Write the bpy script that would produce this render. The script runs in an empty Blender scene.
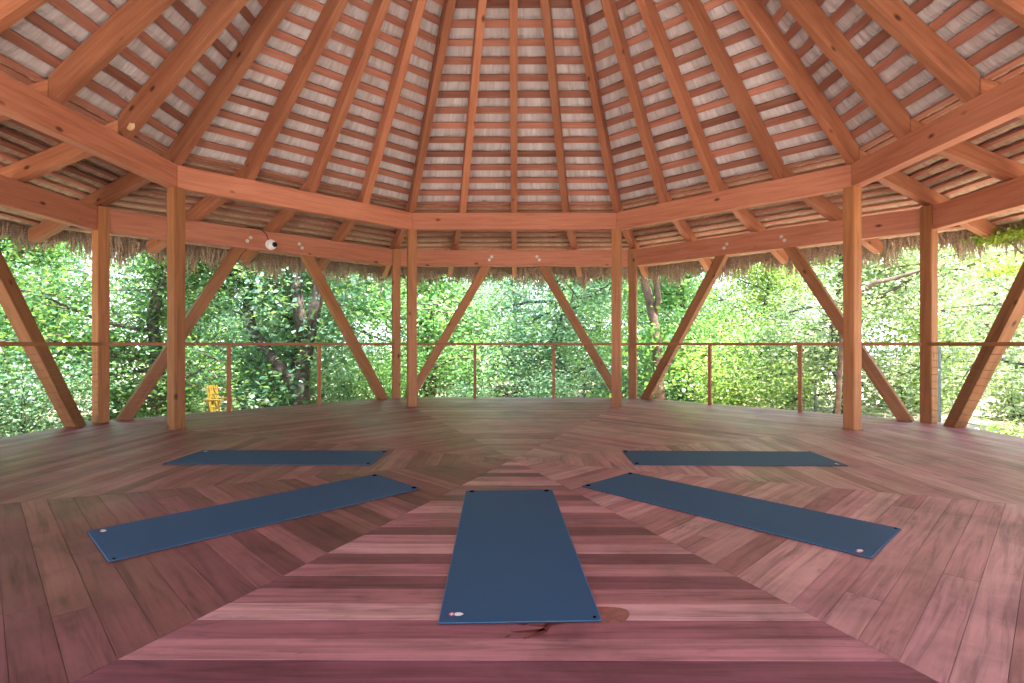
import bpy, bmesh, math, random
import numpy as np
from mathutils import Vector, Matrix, Euler

random.seed(7)
rng = np.random.default_rng(11)
D = bpy.data
scene = bpy.context.scene
col = scene.collection
PI = math.pi
T8 = math.tan(PI / 8)
C8 = math.cos(PI / 8)

# ------------------------------------------------------------------ dimensions (metres, centre of the deck is the origin, +Y into the picture)
A_IN, A_OUT, A_DECK = 4.145, 5.524, 5.72     # apothems: inner ring beam, outer ring beam, deck edge
Z_IN0, Z_IN1 = 2.977, 3.26                   # inner ring beam bottom / top
Z_OUT0, Z_OUT1 = 2.562, 2.876
S_UP, S_LOW = 0.93, 0.265                     # roof pitches
A_TAIL, A_EAVE = 7.0, 7.25
RD_UP, RD_LOW = 0.285, 0.205                  # vertical depth of the rafters
Z_GROUND = -0.75

# ------------------------------------------------------------------ helpers
def tag(o, label=None, cat=None, group=None, kind=None):
    if label: o['label'] = label
    if cat: o['category'] = cat
    if group: o['group'] = group
    if kind: o['kind'] = kind
    return o

def link(name, me, mat=None, parent=None):
    o = D.objects.new(name, me)
    col.objects.link(o)
    if mat is not None and me is not None:
        for m in (mat if isinstance(mat, (list, tuple)) else [mat]):
            me.materials.append(m)
    if parent: o.parent = parent
    return o

def empty(name, loc=(0, 0, 0), rz=0.0):
    o = D.objects.new(name, None)
    o.empty_display_size = 0.2
    o.location = loc
    o.rotation_euler = (0, 0, rz)
    col.objects.link(o)
    return o

def bm_mesh(bm, name, smooth=False):
    me = D.meshes.new(name)
    bmesh.ops.recalc_face_normals(bm, faces=bm.faces)
    bm.to_mesh(me); bm.free()
    if smooth:
        for p in me.polygons: p.use_smooth = True
    return me

def prism(profile, w, bevel=0.006):
    """profile: (x, z) outline in the local XZ plane, extruded to +-w/2 along local Y"""
    bm = bmesh.new()
    f = [bm.verts.new((x, -w / 2, z)) for x, z in profile]
    b = [bm.verts.new((x, w / 2, z)) for x, z in profile]
    n = len(profile)
    bm.faces.new(f); bm.faces.new(b[::-1])
    for i in range(n):
        bm.faces.new((f[i], b[i], b[(i + 1) % n], f[(i + 1) % n]))
    bmesh.ops.recalc_face_normals(bm, faces=bm.faces)
    if bevel:
        bmesh.ops.bevel(bm, geom=list(bm.edges), offset=bevel, segments=1, affect='EDGES', clamp_overlap=True)
    return bm

def box_bm(sx, sy, sz, bevel=0.0, centre=(0, 0, 0), bm=None):
    own = bm is None
    t = bmesh.new()
    bmesh.ops.create_cube(t, size=1.0)
    for v in t.verts:
        v.co = Vector((v.co.x * sx, v.co.y * sy, v.co.z * sz))
    if bevel:
        bmesh.ops.bevel(t, geom=list(t.edges), offset=bevel, segments=2, affect='EDGES', clamp_overlap=True)
    for v in t.verts: v.co += Vector(centre)
    if own: return t
    me = D.meshes.new('tmp'); t.to_mesh(me); t.free(); bm.from_mesh(me); D.meshes.remove(me)
    return bm

def tube_into(bm, pts, radii, seg=8):
    pts = [Vector(p) for p in pts]
    rings = []
    up = Vector((0.3, 0.2, 1)).normalized()
    for i, p in enumerate(pts):
        d = (pts[min(i + 1, len(pts) - 1)] - pts[max(i - 1, 0)]).normalized()
        a = d.cross(up)
        if a.length < 1e-3: a = d.cross(Vector((1, 0, 0)))
        a.normalize(); b = d.cross(a).normalized()
        rings.append([bm.verts.new(p + (a * math.cos(2 * PI * k / seg) + b * math.sin(2 * PI * k / seg)) * radii[i]) for k in range(seg)])
    for r0, r1 in zip(rings, rings[1:]):
        for k in range(seg):
            bm.faces.new((r0[k], r0[(k + 1) % seg], r1[(k + 1) % seg], r1[k]))
    bm.faces.new(rings[0][::-1]); bm.faces.new(rings[-1])

def disc_into(bm, r, z0, z1, seg=16, cx=0, cy=0):
    a = [bm.verts.new((cx + r * math.cos(2 * PI * k / seg), cy + r * math.sin(2 * PI * k / seg), z0)) for k in range(seg)]
    b = [bm.verts.new((cx + r * math.cos(2 * PI * k / seg), cy + r * math.sin(2 * PI * k / seg), z1)) for k in range(seg)]
    bm.faces.new(a[::-1]); bm.faces.new(b)
    for k in range(seg):
        bm.faces.new((a[k], a[(k + 1) % seg], b[(k + 1) % seg], b[k]))

def rot2(x, y, a):
    """rotate clockwise seen from above by a: facet angle 0 faces +Y, +45 deg is back right"""
    return (x * math.cos(a) + y * math.sin(a), -x * math.sin(a) + y * math.cos(a))

# ------------------------------------------------------------------ materials
def new_mat(name):
    m = D.materials.new(name); m.use_nodes = True
    nt = m.node_tree
    for n in list(nt.nodes): nt.nodes.remove(n)
    out = nt.nodes.new('ShaderNodeOutputMaterial')
    return m, nt, out

def N(nt, kind, **kw):
    n = nt.nodes.new(kind)
    for k, v in kw.items():
        if k in n.inputs: n.inputs[k].default_value = v
        else: setattr(n, k, v)
    return n

def ramp(nt, stops):
    n = nt.nodes.new('ShaderNodeValToRGB')
    el = n.color_ramp.elements
    el[0].position, el[0].color = stops[0][0], (*stops[0][1], 1)
    el[1].position, el[1].color = stops[-1][0], (*stops[-1][1], 1)
    for p, c in stops[1:-1]:
        e = el.new(p); e.color = (*c, 1)
    return n

def mixc(nt, a, b, fac, mode='MIX'):
    n = nt.nodes.new('ShaderNodeMix'); n.data_type = 'RGBA'; n.blend_type = mode
    L = nt.links.new
    for sock, v in ((n.inputs['Factor'], fac), (n.inputs['A'], a), (n.inputs['B'], b)):
        if hasattr(v, 'is_linked') or isinstance(v, bpy.types.NodeSocket): L(v, sock)
        elif isinstance(v, (int, float)): sock.default_value = v
        else: sock.default_value = (*v, 1)
    return n.outputs['Result']

def timber_mat(name, dark, mid, light, rough=0.55, knots=True, vary=0.28):
    """sawn softwood with the grain along the object's own X axis"""
    m, nt, out = new_mat(name); L = nt.links.new
    tc = N(nt, 'ShaderNodeTexCoord'); oi = N(nt, 'ShaderNodeObjectInfo')
    off = N(nt, 'ShaderNodeVectorMath', operation='SCALE'); off.inputs[0].default_value = (37.0, 11.0, 23.0)
    L(oi.outputs['Random'], off.inputs['Scale'])
    add = N(nt, 'ShaderNodeVectorMath', operation='ADD'); L(tc.outputs['Object'], add.inputs[0]); L(off.outputs[0], add.inputs[1])
    mp = N(nt, 'ShaderNodeMapping'); mp.inputs['Scale'].default_value = (0.9, 14, 14); L(add.outputs[0], mp.inputs[0])
    n1 = N(nt, 'ShaderNodeTexNoise', Scale=1.6, Detail=6.0, Roughness=0.6, Distortion=0.6); L(mp.outputs[0], n1.inputs['Vector'])
    mp2 = N(nt, 'ShaderNodeMapping'); mp2.inputs['Scale'].default_value = (0.5, 1.5, 1.5); L(add.outputs[0], mp2.inputs[0])
    n2 = N(nt, 'ShaderNodeTexNoise', Scale=1.4, Detail=3.0); L(mp2.outputs[0], n2.inputs['Vector'])
    r = ramp(nt, [(0.28, dark), (0.5, mid), (0.72, light)]); L(n1.outputs['Fac'], r.inputs[0])
    r2 = ramp(nt, [(0.3, tuple(0.78 * c for c in mid)), (0.7, light)]); L(n2.outputs['Fac'], r2.inputs[0])
    c = mixc(nt, r.outputs[0], r2.outputs[0], 0.4)
    if knots:
        mp3 = N(nt, 'ShaderNodeMapping'); mp3.inputs['Scale'].default_value = (2.3, 4.4, 4.4); L(add.outputs[0], mp3.inputs[0])
        v = N(nt, 'ShaderNodeTexVoronoi', Scale=1.0); L(mp3.outputs[0], v.inputs['Vector'])
        kr = ramp(nt, [(0.05, (1, 1, 1)), (0.13, (0, 0, 0))]); L(v.outputs['Distance'], kr.inputs[0])
        c = mixc(nt, c, tuple(0.42 * x for x in dark), kr.outputs[0])
    br = N(nt, 'ShaderNodeMapRange'); br.inputs['To Min'].default_value = 1 - vary; br.inputs['To Max'].default_value = 1 + vary * 0.6
    L(oi.outputs['Random'], br.inputs['Value'])
    hsv = N(nt, 'ShaderNodeHueSaturation'); L(c, hsv.inputs['Color']); L(br.outputs[0], hsv.inputs['Value'])
    bs = N(nt, 'ShaderNodeBsdfPrincipled', Roughness=rough); bs.inputs['Specular IOR Level'].default_value = 0.3
    L(hsv.outputs[0], bs.inputs['Base Color'])
    bp = N(nt, 'ShaderNodeBump', Strength=0.15, Distance=0.01); L(n1.outputs['Fac'], bp.inputs['Height']); L(bp.outputs[0], bs.inputs['Normal'])
    L(bs.outputs[0], out.inputs[0])
    return m

def plain_mat(name, c, rough=0.5, metal=0.0, spec=0.5, noise=0.12, scale=30.0, bump=0.0):
    m, nt, out = new_mat(name); L = nt.links.new
    tc = N(nt, 'ShaderNodeTexCoord')
    n = N(nt, 'ShaderNodeTexNoise', Scale=scale, Detail=4.0); L(tc.outputs['Object'], n.inputs['Vector'])
    r = ramp(nt, [(0.3, tuple(x * (1 - noise) for x in c)), (0.7, tuple(min(1, x * (1 + noise)) for x in c))]); L(n.outputs['Fac'], r.inputs[0])
    bs = N(nt, 'ShaderNodeBsdfPrincipled', Roughness=rough, Metallic=metal); bs.inputs['Specular IOR Level'].default_value = spec
    L(r.outputs[0], bs.inputs['Base Color'])
    if bump:
        bp = N(nt, 'ShaderNodeBump', Strength=bump, Distance=0.005); L(n.outputs['Fac'], bp.inputs['Height']); L(bp.outputs[0], bs.inputs['Normal'])
    L(bs.outputs[0], out.inputs[0])
    return m

def leaf_mat(name, dark, mid, light, gloss=0.35, trans=0.45):
    m, nt, out = new_mat(name); L = nt.links.new
    at = N(nt, 'ShaderNodeAttribute'); at.attribute_name = 'tint'
    oi = N(nt, 'ShaderNodeObjectInfo')
    r = ramp(nt, [(0.0, dark), (0.55, mid), (1.0, light)]); L(at.outputs['Fac'], r.inputs[0])
    br = N(nt, 'ShaderNodeMapRange'); br.inputs['To Min'].default_value = 0.8; br.inputs['To Max'].default_value = 1.2
    L(oi.outputs['Random'], br.inputs['Value'])
    hsv = N(nt, 'ShaderNodeHueSaturation'); L(r.outputs[0], hsv.inputs['Color']); L(br.outputs[0], hsv.inputs['Value'])
    bs = N(nt, 'ShaderNodeBsdfPrincipled', Roughness=gloss); bs.inputs['Specular IOR Level'].default_value = 0.5
    L(hsv.outputs[0], bs.inputs['Base Color'])
    tr = N(nt, 'ShaderNodeBsdfTranslucent')
    tcol = mixc(nt, hsv.outputs[0], (0.55, 0.75, 0.08), 0.35); L(tcol, tr.inputs['Color'])
    mx = N(nt, 'ShaderNodeMixShader'); mx.inputs[0].default_value = trans
    L(bs.outputs[0], mx.inputs[1]); L(tr.outputs[0], mx.inputs[2]); L(mx.outputs[0], out.inputs[0])
    return m

def floor_mat():
    m, nt, out = new_mat('oiled_deck_boards'); L = nt.links.new
    uv = N(nt, 'ShaderNodeUVMap'); uv.uv_map = 'grain'
    at = N(nt, 'ShaderNodeAttribute'); at.attribute_name = 'board'
    sep = N(nt, 'ShaderNodeSeparateColor'); L(at.outputs['Color'], sep.inputs[0])
    base = ramp(nt, [(0.0, (0.13, 0.040, 0.062)), (0.3, (0.25, 0.084, 0.118)), (0.6, (0.38, 0.145, 0.182)), (1.0, (0.54, 0.28, 0.31))])  # palest boards carry a bluish sky sheen in their colour
    L(sep.outputs[0], base.inputs[0])
    brown = ramp(nt, [(0.0, (0.12, 0.044, 0.042)), (0.5, (0.25, 0.108, 0.100)), (1.0, (0.46, 0.25, 0.245))]); L(sep.outputs[0], brown.inputs[0])
    c0 = mixc(nt, base.outputs[0], brown.outputs[0], sep.outputs[1])
    mp = N(nt, 'ShaderNodeMapping'); mp.inputs['Scale'].default_value = (0.9, 16, 1); L(uv.outputs[0], mp.inputs[0])
    n1 = N(nt, 'ShaderNodeTexNoise', Scale=1.5, Detail=7.0, Roughness=0.62, Distortion=1.0); L(mp.outputs[0], n1.inputs['Vector'])
    g = ramp(nt, [(0.28, (0.46, 0.41, 0.42)), (0.5, (1, 1, 1)), (0.75, (1.30, 1.30, 1.28))]); L(n1.outputs['Fac'], g.inputs[0])
    c1 = mixc(nt, c0, g.outputs[0], 1.0, 'MULTIPLY')
    mp2 = N(nt, 'ShaderNodeMapping'); mp2.inputs['Scale'].default_value = (2.2, 7, 1); L(uv.outputs[0], mp2.inputs[0])
    n3 = N(nt, 'ShaderNodeTexNoise', Scale=1.0, Detail=5.0, Roughness=0.7, Distortion=0.5); L(mp2.outputs[0], n3.inputs['Vector'])
    st = ramp(nt, [(0.60, (0, 0, 0)), (0.72, (1, 1, 1))]); L(n3.outputs['Fac'], st.inputs[0])
    sf = N(nt, 'ShaderNodeMath', operation='MULTIPLY'); L(st.outputs[0], sf.inputs[0]); sf.inputs[1].default_value = 0.55
    c2 = mixc(nt, c1, (0.055, 0.022, 0.024), sf.outputs[0])
    tc = N(nt, 'ShaderNodeTexCoord')
    n2 = N(nt, 'ShaderNodeTexNoise', Scale=0.9, Detail=5.0, Roughness=0.6); L(tc.outputs['Object'], n2.inputs['Vector'])
    rr = N(nt, 'ShaderNodeMapRange'); rr.inputs['From Min'].default_value = 0.3; rr.inputs['From Max'].default_value = 0.7
    rr.inputs['To Min'].default_value = 0.36; rr.inputs['To Max'].default_value = 0.58
    L(n2.outputs['Fac'], rr.inputs['Value'])
    n4 = N(nt, 'ShaderNodeTexNoise', Scale=1.7, Detail=6.0, Roughness=0.65, Distortion=0.4); L(tc.outputs['Object'], n4.inputs['Vector'])
    wr = ramp(nt, [(0.32, (0.58, 0.54, 0.58)), (0.5, (1.0, 1.0, 1.0)), (0.68, (1.24, 1.22, 1.28))]); L(n4.outputs['Fac'], wr.inputs[0])
    c2 = mixc(nt, c2, wr.outputs[0], 0.8, 'MULTIPLY')
    bs = N(nt, 'ShaderNodeBsdfPrincipled'); bs.inputs['Specular IOR Level'].default_value = 0.4
    L(c2, bs.inputs['Base Color']); L(rr.outputs[0], bs.inputs['Roughness'])
    bp = N(nt, 'ShaderNodeBump', Strength=0.12, Distance=0.004); L(n1.outputs['Fac'], bp.inputs['Height']); L(bp.outputs[0], bs.inputs['Normal'])
    L(bs.outputs[0], out.inputs[0])
    return m

def thatch_mat(name='dry_palm_thatch', warm=(1, 1, 1)):
    m, nt, out = new_mat(name); L = nt.links.new
    uv = N(nt, 'ShaderNodeUVMap'); uv.uv_map = 'fibre'
    mp = N(nt, 'ShaderNodeMapping'); mp.inputs['Scale'].default_value = (38, 2.2, 1); L(uv.outputs[0], mp.inputs[0])
    n1 = N(nt, 'ShaderNodeTexNoise', Scale=1.0, Detail=5.0, Roughness=0.65, Distortion=0.8); L(mp.outputs[0], n1.inputs['Vector'])
    mp2 = N(nt, 'ShaderNodeMapping'); mp2.inputs['Scale'].default_value = (7, 1.4, 1); L(uv.outputs[0], mp2.inputs[0])
    n2 = N(nt, 'ShaderNodeTexNoise', Scale=1.0, Detail=3.0, Distortion=0.4); L(mp2.outputs[0], n2.inputs['Vector'])
    r = ramp(nt, [(0.20, (0.24, 0.19, 0.19)), (0.35, (0.55, 0.495, 0.515)), (0.58, (0.68, 0.635, 0.675)), (0.8, (0.82, 0.79, 0.83))]); L(n1.outputs['Fac'], r.inputs[0])
    r2 = ramp(nt, [(0.3, (0.80, 0.74, 0.70)), (0.6, (1.0, 0.99, 0.98))]); L(n2.outputs['Fac'], r2.inputs[0])
    c = mixc(nt, r.outputs[0], r2.outputs[0], 1.0, 'MULTIPLY')
    c = mixc(nt, c, warm, 1.0, 'MULTIPLY')
    bs = N(nt, 'ShaderNodeBsdfPrincipled', Roughness=0.8); bs.inputs['Specular IOR Level'].default_value = 0.2
    L(c, bs.inputs['Base Color'])
    bp = N(nt, 'ShaderNodeBump', Strength=0.5, Distance=0.012); L(n1.outputs['Fac'], bp.inputs['Height']); L(bp.outputs[0], bs.inputs['Normal'])
    L(bs.outputs[0], out.inputs[0])
    return m

def ground_mat():
    m, nt, out = new_mat('leaf_litter_ground'); L = nt.links.new
    tc = N(nt, 'ShaderNodeTexCoord')
    n1 = N(nt, 'ShaderNodeTexNoise', Scale=0.35, Detail=6.0, Roughness=0.6); L(tc.outputs['Object'], n1.inputs['Vector'])
    n2 = N(nt, 'ShaderNodeTexNoise', Scale=9.0, Detail=6.0, Roughness=0.7); L(tc.outputs['Object'], n2.inputs['Vector'])
    r1 = ramp(nt, [(0.32, (0.16, 0.20, 0.07)), (0.45, (0.48, 0.42, 0.32)), (0.65, (0.64, 0.57, 0.49))]); L(n1.outputs['Fac'], r1.inputs[0])
    r2 = ramp(nt, [(0.3, (0.5, 0.45, 0.4)), (0.7, (1.2, 1.15, 1.1))]); L(n2.outputs['Fac'], r2.inputs[0])
    c = mixc(nt, r1.outputs[0], r2.outputs[0], 1.0, 'MULTIPLY')
    bs = N(nt, 'ShaderNodeBsdfPrincipled', Roughness=0.9); L(c, bs.inputs['Base Color'])
    bp = N(nt, 'ShaderNodeBump', Strength=0.6, Distance=0.05); L(n2.outputs['Fac'], bp.inputs['Height']); L(bp.outputs[0], bs.inputs['Normal'])
    L(bs.outputs[0], out.inputs[0])
    return m

M = {}
M['timber'] = timber_mat('cedar_timber', (0.19, 0.070, 0.026), (0.36, 0.140, 0.057), (0.48, 0.215, 0.098))
M['beam'] = timber_mat('cedar_beam_timber', (0.30, 0.095, 0.055), (0.50, 0.178, 0.108), (0.60, 0.255, 0.17), vary=0.12)
M['rafter'] = timber_mat('cedar_rafter_timber', (0.22, 0.072, 0.036), (0.42, 0.150, 0.080), (0.54, 0.235, 0.138))
M['batten'] = timber_mat('sawn_batten_timber', (0.25, 0.088, 0.060), (0.40, 0.155, 0.108), (0.53, 0.245, 0.175), rough=0.65, knots=False, vary=0.38)
M['rail'] = timber_mat('stained_rail_timber', (0.24, 0.085, 0.035), (0.36, 0.135, 0.062), (0.46, 0.20, 0.10), knots=False, vary=0.1)
M['floor'] = floor_mat()
M['gap'] = plain_mat('board_joint_shadow_gap', (0.05, 0.024, 0.022), 0.9)
M['thatch'] = thatch_mat()
M['thatch_brown'] = thatch_mat('brown_eave_thatch', (0.80, 0.62, 0.45))
M['ground'] = ground_mat()
M['straw'] = plain_mat('weathered_straw', (0.43, 0.315, 0.24), 0.85, noise=0.7, scale=60)
M['mat_blue'] = plain_mat('blue_mat_rubber', (0.030, 0.084, 0.185), 0.62, spec=0.26, noise=0.10, scale=160, bump=0.25)
M['mat_edge'] = plain_mat('pale_blue_cut_edge', (0.065, 0.15, 0.30), 0.8)
M['black'] = plain_mat('black_plastic', (0.012, 0.012, 0.015), 0.45)
M['black_felt'] = plain_mat('black_felt', (0.006, 0.006, 0.008), 1.0, spec=0.0)
M['white'] = plain_mat('white_plastic', (0.90, 0.90, 0.92), 0.35, noise=0.02)
M['print_white'] = plain_mat('white_print', (0.85, 0.80, 0.86), 0.6, noise=0.03)
M['print_red'] = plain_mat('red_print', (0.55, 0.02, 0.06), 0.6, noise=0.03)
M['glass_dark'] = plain_mat('dark_lens', (0.010, 0.012, 0.03), 0.12)
M['steel'] = plain_mat('galvanised_steel', (0.62, 0.60, 0.58), 0.35, metal=0.7)
M['cable'] = plain_mat('steel_cable', (0.20, 0.18, 0.16), 0.45, metal=0.6)
M['green_steel'] = plain_mat('grey_green_steel', (0.12, 0.16, 0.15), 0.5)
M['yellow'] = plain_mat('yellow_paint', (0.17, 0.10, 0.004), 0.7)
M['bark'] = plain_mat('grey_bark', (0.085, 0.065, 0.055), 0.95, noise=0.6, scale=9, bump=1.0)
M['bark_pale'] = plain_mat('pale_brown_bark', (0.13, 0.082, 0.058), 0.95, noise=0.5, scale=8, bump=1.0)
M['stain'] = plain_mat('dark_red_stain', (0.12, 0.022, 0.026), 0.45, noise=0.3)
M['damp'] = plain_mat('rust_brown_stain', (0.27, 0.095, 0.092), 0.45, noise=0.3)
M['knot'] = plain_mat('pale_split_wood', (0.80, 0.56, 0.34), 0.7)
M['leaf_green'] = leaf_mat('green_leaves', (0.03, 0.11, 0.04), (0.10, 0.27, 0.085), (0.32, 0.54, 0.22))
M['leaf_shaded'] = leaf_mat('shaded_green_leaves', (0.016, 0.070, 0.026), (0.055, 0.18, 0.060), (0.22, 0.44, 0.15))  # shade of the left side put into the leaf colour
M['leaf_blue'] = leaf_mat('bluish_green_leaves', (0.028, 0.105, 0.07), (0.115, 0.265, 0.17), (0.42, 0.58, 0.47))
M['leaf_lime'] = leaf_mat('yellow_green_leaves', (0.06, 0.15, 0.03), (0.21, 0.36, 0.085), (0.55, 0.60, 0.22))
M['leaf_sunlit'] = leaf_mat('pale_sunlit_leaves', (0.09, 0.165, 0.075), (0.33, 0.42, 0.24), (0.70, 0.73, 0.56))  # sunlit bleaching of the right side put into the leaf colour
M['fern'] = leaf_mat('moss_green_needles', (0.07, 0.12, 0.015), (0.17, 0.25, 0.03), (0.32, 0.40, 0.06))

# ------------------------------------------------------------------ ground and deck
def build_ground():
    bm = bmesh.new()
    bmesh.ops.create_grid(bm, x_segments=60, y_segments=60, size=70)
    for v in bm.verts:
        r = math.hypot(v.co.x, v.co.y)
        v.co.z = Z_GROUND + (0.0 if r < 8 else 0.10 * math.sin(v.co.x * 0.5) * math.cos(v.co.y * 0.4))
    o = link('ground', bm_mesh(bm, 'ground', True), M['ground'])
    tag(o, 'pale leaf-strewn ground under the trees around the deck', 'ground', kind='structure')
build_ground()

def build_floor():
    verts, faces, uvs, cols, mats = [], [], [], [], []
    R = random.Random(5)
    W, G = 0.1305, 0.0018
    sect_brown = {0: 0.5, 1: 0.45, 2: 0.5, 3: 0.3, 4: 0.05, 5: 0.65, 6: 0.7, 7: 0.6}  # browner and pinker wedges: partly board tone, partly painted sheen
    sect_light_shift = {0: 0.22, 1: 0.34, 2: 0.38, 3: 0.34, 4: 0.08, 5: -0.17, 6: -0.02, 7: 0.12}  # lighter right, darker left: partly board tone, partly painted light and sheen
    for s in range(8):
        ang = s * PI / 4
        a = 0.0
        row = 0
        while a < A_DECK - 0.01:
            a0, a1 = a + G / 2, min(a + W, A_DECK) - G / 2
            L0, L1 = max(0.0, a0 * T8 - G), a1 * T8 - G
            cuts = [-1.0]
            if L1 > 0.75 and R.random() < 0.5:
                cuts.append(R.uniform(-0.75, 0.75))
                if L1 > 1.6 and R.random() < 0.5:
                    cuts.append(min(0.9, cuts[-1] + R.uniform(0.5, 0.9)))
            cuts.append(1.0)
            for c0, c1 in zip(cuts, cuts[1:]):
                if c1 - c0 < 0.05: continue
                e0 = G / 2 if c0 > -1 else 0
                e1 = G / 2 if c1 < 1 else 0
                def pt(c, L, Lw, e):
                    return (c * L if abs(c) == 1 else c * Lw) + e
                q = [(pt(c0, L0, L1, e0), a0), (pt(c1, L0, L1, -e1), a0), (pt(c1, L1, L1, -e1), a1), (pt(c0, L1, L1, e0), a1)]
                if q[1][0] < q[0][0]: q[0] = q[1] = ((q[0][0] + q[1][0]) / 2, a0)
                zt = R.uniform(-0.0006, 0.0006)
                base = len(verts)
                for z in (zt, -0.022):
                    for x, y in q:
                        verts.append((*rot2(x, y, ang), z))
                ou, ov = R.uniform(0, 100), R.uniform(0, 100)
                cuv = [(x + ou, y + ov) for x, y in q]
                # a mix of dark, middling and pale boards, with painted light per wedge
                alt = (row * 7 + s * 3) % 5 / 4.0
                t = ((0.08 + 0.70 * alt + R.uniform(-0.2, 0.2)) if s == 4 else (0.28 + 0.26 * alt + R.uniform(-0.14, 0.14))) + sect_light_shift[s]
                cc = (min(1, max(0, t)), min(1, max(0, sect_brown[s] + R.uniform(-0.3, 0.3))), 0, 1)
                fs = [(3, 2, 1, 0), (0, 1, 5, 4), (1, 2, 6, 5), (2, 3, 7, 6), (3, 0, 4, 7)]
                for f in fs:
                    faces.append([base + i for i in f]); mats.append(0)
                    uvs += [cuv[i % 4] for i in f]; cols += [cc] * 4
            a += W; row += 1
    # sub-floor slab with a rim board around the edge
    Rv = (A_DECK + 0.0) / C8
    base = len(verts)
    for z in (-0.008, -0.20):
        for k in range(8):
            x, y = rot2(0, Rv, PI / 8 + k * PI / 4); verts.append((x, y, z))
    def addf(f):
        faces.append(f); mats.append(1); uvs.extend([(0, 0)] * len(f)); cols.extend([(0, 0, 0, 1)] * len(f))
    addf([base + 7 - k for k in range(8)]); addf([base + 8 + k for k in range(8)])
    for k in range(8):
        addf([base + k, base + (k + 1) % 8, base + 8 + (k + 1) % 8, base + 8 + k])
    me = D.meshes.new('floor'); me.from_pydata(verts, [], faces)
    u = me.uv_layers.new(name='grain'); u.data.foreach_set('uv', np.array(uvs, dtype=np.float32).ravel())
    ca = me.color_attributes.new('board', 'FLOAT_COLOR', 'CORNER'); ca.data.foreach_set('color', np.array(cols, dtype=np.float32).ravel())
    me.materials.append(M['floor']); me.materials.append(M['gap'])
    me.polygons.foreach_set('material_index', mats)
    me.update()
    o = link('floor', me)
    tag(o, 'reddish brown boarded deck laid in eight wedges around its centre', 'floor', kind='structure')
    return o
FLOOR = build_floor()

# stains on the boards in front of the middle mat
def flat_patch(outline, z):
    bm = bmesh.new()
    a = [bm.verts.new((x, y, z)) for x, y in outline]
    bm.faces.new(a)
    bmesh.ops.triangulate(bm, faces=list(bm.faces))
    return bm
def strip_outline(pts, ws):
    up, dn = [], []
    for i, (p, w) in enumerate(zip(pts, ws)):
        a = Vector(pts[max(i - 1, 0)]); b = Vector(pts[min(i + 1, len(pts) - 1)])
        d = (b - a).normalized(); n = Vector((-d.y, d.x))
        up.append((p[0] + n.x * w, p[1] + n.y * w)); dn.append((p[0] - n.x * w, p[1] - n.y * w))
    return up + dn[::-1]
for pts, ws in (([(0.216, -2.889), (0.154, -2.905), (0.132, -2.944), (0.101, -2.975), (0.055, -3.003)], [0.004, 0.013, 0.014, 0.011, 0.003]),
                ([(0.136, -2.940), (0.085, -2.952), (0.035, -2.958), (0.010, -2.957)], [0.010, 0.009, 0.007, 0.002]),
                ([(0.145, -2.908), (0.115, -2.913), (0.08, -2.908)], [0.007, 0.006, 0.002]),
                ([(0.075, -2.899), (0.055, -2.902), (0.034, -2.899)], [0.004, 0.011, 0.004]),
                ([(0.010, -2.976), (0.0, -2.988), (-0.012, -2.994)], [0.003, 0.007, 0.002])):
    bm = bmesh.new()
    o_ = strip_outline(pts, ws); n_ = len(pts)
    vv = [bm.verts.new((x, y, 0.0012)) for x, y in o_]
    for q_ in range(n_ - 1):
        bm.faces.new((vv[q_], vv[q_ + 1], vv[2 * n_ - 2 - q_], vv[2 * n_ - 1 - q_]))
    link('stain', bm_mesh(bm, 'stain'), M['stain'], FLOOR)
bl = [(0.375 + 0.095 * math.cos(t) * (1 + 0.1 * math.sin(3 * t)), -2.83 + 0.075 * math.sin(t) * (1 + 0.15 * math.cos(2 * t))) for t in [k * 2 * PI / 24 for k in range(24)]]
link('stain', bm_mesh(flat_patch(bl, 0.0012), 'stain'), M['damp'], FLOOR)

# ------------------------------------------------------------------ timber frame
SIDE = {0: 'back', -1: 'back-left', 1: 'back-right', -2: 'left', 2: 'right'}

def place(o, x, y, z, ang):
    o.location = (x, y, z); o.rotation_euler = (0, 0, -ang)
    return o

# posts: upright, grain along local X, so the mesh lies along X and is stood up
def post(length, w=0.145):
    bm = box_bm(length, w, w, 0.008, (length / 2, 0, 0))
    return bm_mesh(bm, 'post')
def stand(o, x, y, ang):
    o.matrix_world = Matrix.Translation((x, y, 0)) @ Matrix.Rotation(-ang, 4, 'Z') @ Matrix.Rotation(-PI / 2, 4, 'Y')

INNER = {-3: 'inner post at the front-left corner of the ring beam', -2: 'front post of the left pair, under the left joint of the high beam',
         -1: 'slim square post under the back-left joint of the high ring beam', 0: 'slim square post under the back-right joint of the high ring beam',
         1: 'front post of the right pair, under the right joint of the high beam', 2: 'inner post at the front-right corner of the ring beam'}
OUTER = {-3: 'outer post at the front-left corner of the deck edge', -2: 'square cedar post in the left railing line, behind the left inner post',
         -1: 'square post in the railing line just behind the back-left inner post', 0: 'square post in the railing line just behind the back-right inner post',
         1: 'square cedar post in the right railing line, behind the right inner post', 2: 'outer post at the front-right corner of the deck edge'}
for k in range(-3, 3):
    ang = PI / 8 + k * PI / 4
    x, y = rot2(0, A_IN / C8 + 0.02, ang)
    o = link('timber_post', post(Z_IN0), M['timber']); stand(o, x, y, ang)
    tag(o, INNER[k], 'post', 'posts of the inner ring', 'thing')
    if -2 <= k <= 1:
        sh = link('base_trim', bm_mesh(box_bm(0.014, 0.165, 0.165, 0.003, (0.007, 0, 0)), 'base_trim'), M['timber'], o)
    x, y = rot2(0, A_OUT / C8 + 0.012, ang)
    o = link('timber_post', post(Z_OUT1 + 0.01), M['timber']); stand(o, x, y, ang)
    tag(o, OUTER[k], 'post', 'posts of the outer ring', 'thing')
    if k == -1:
        pass

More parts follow.
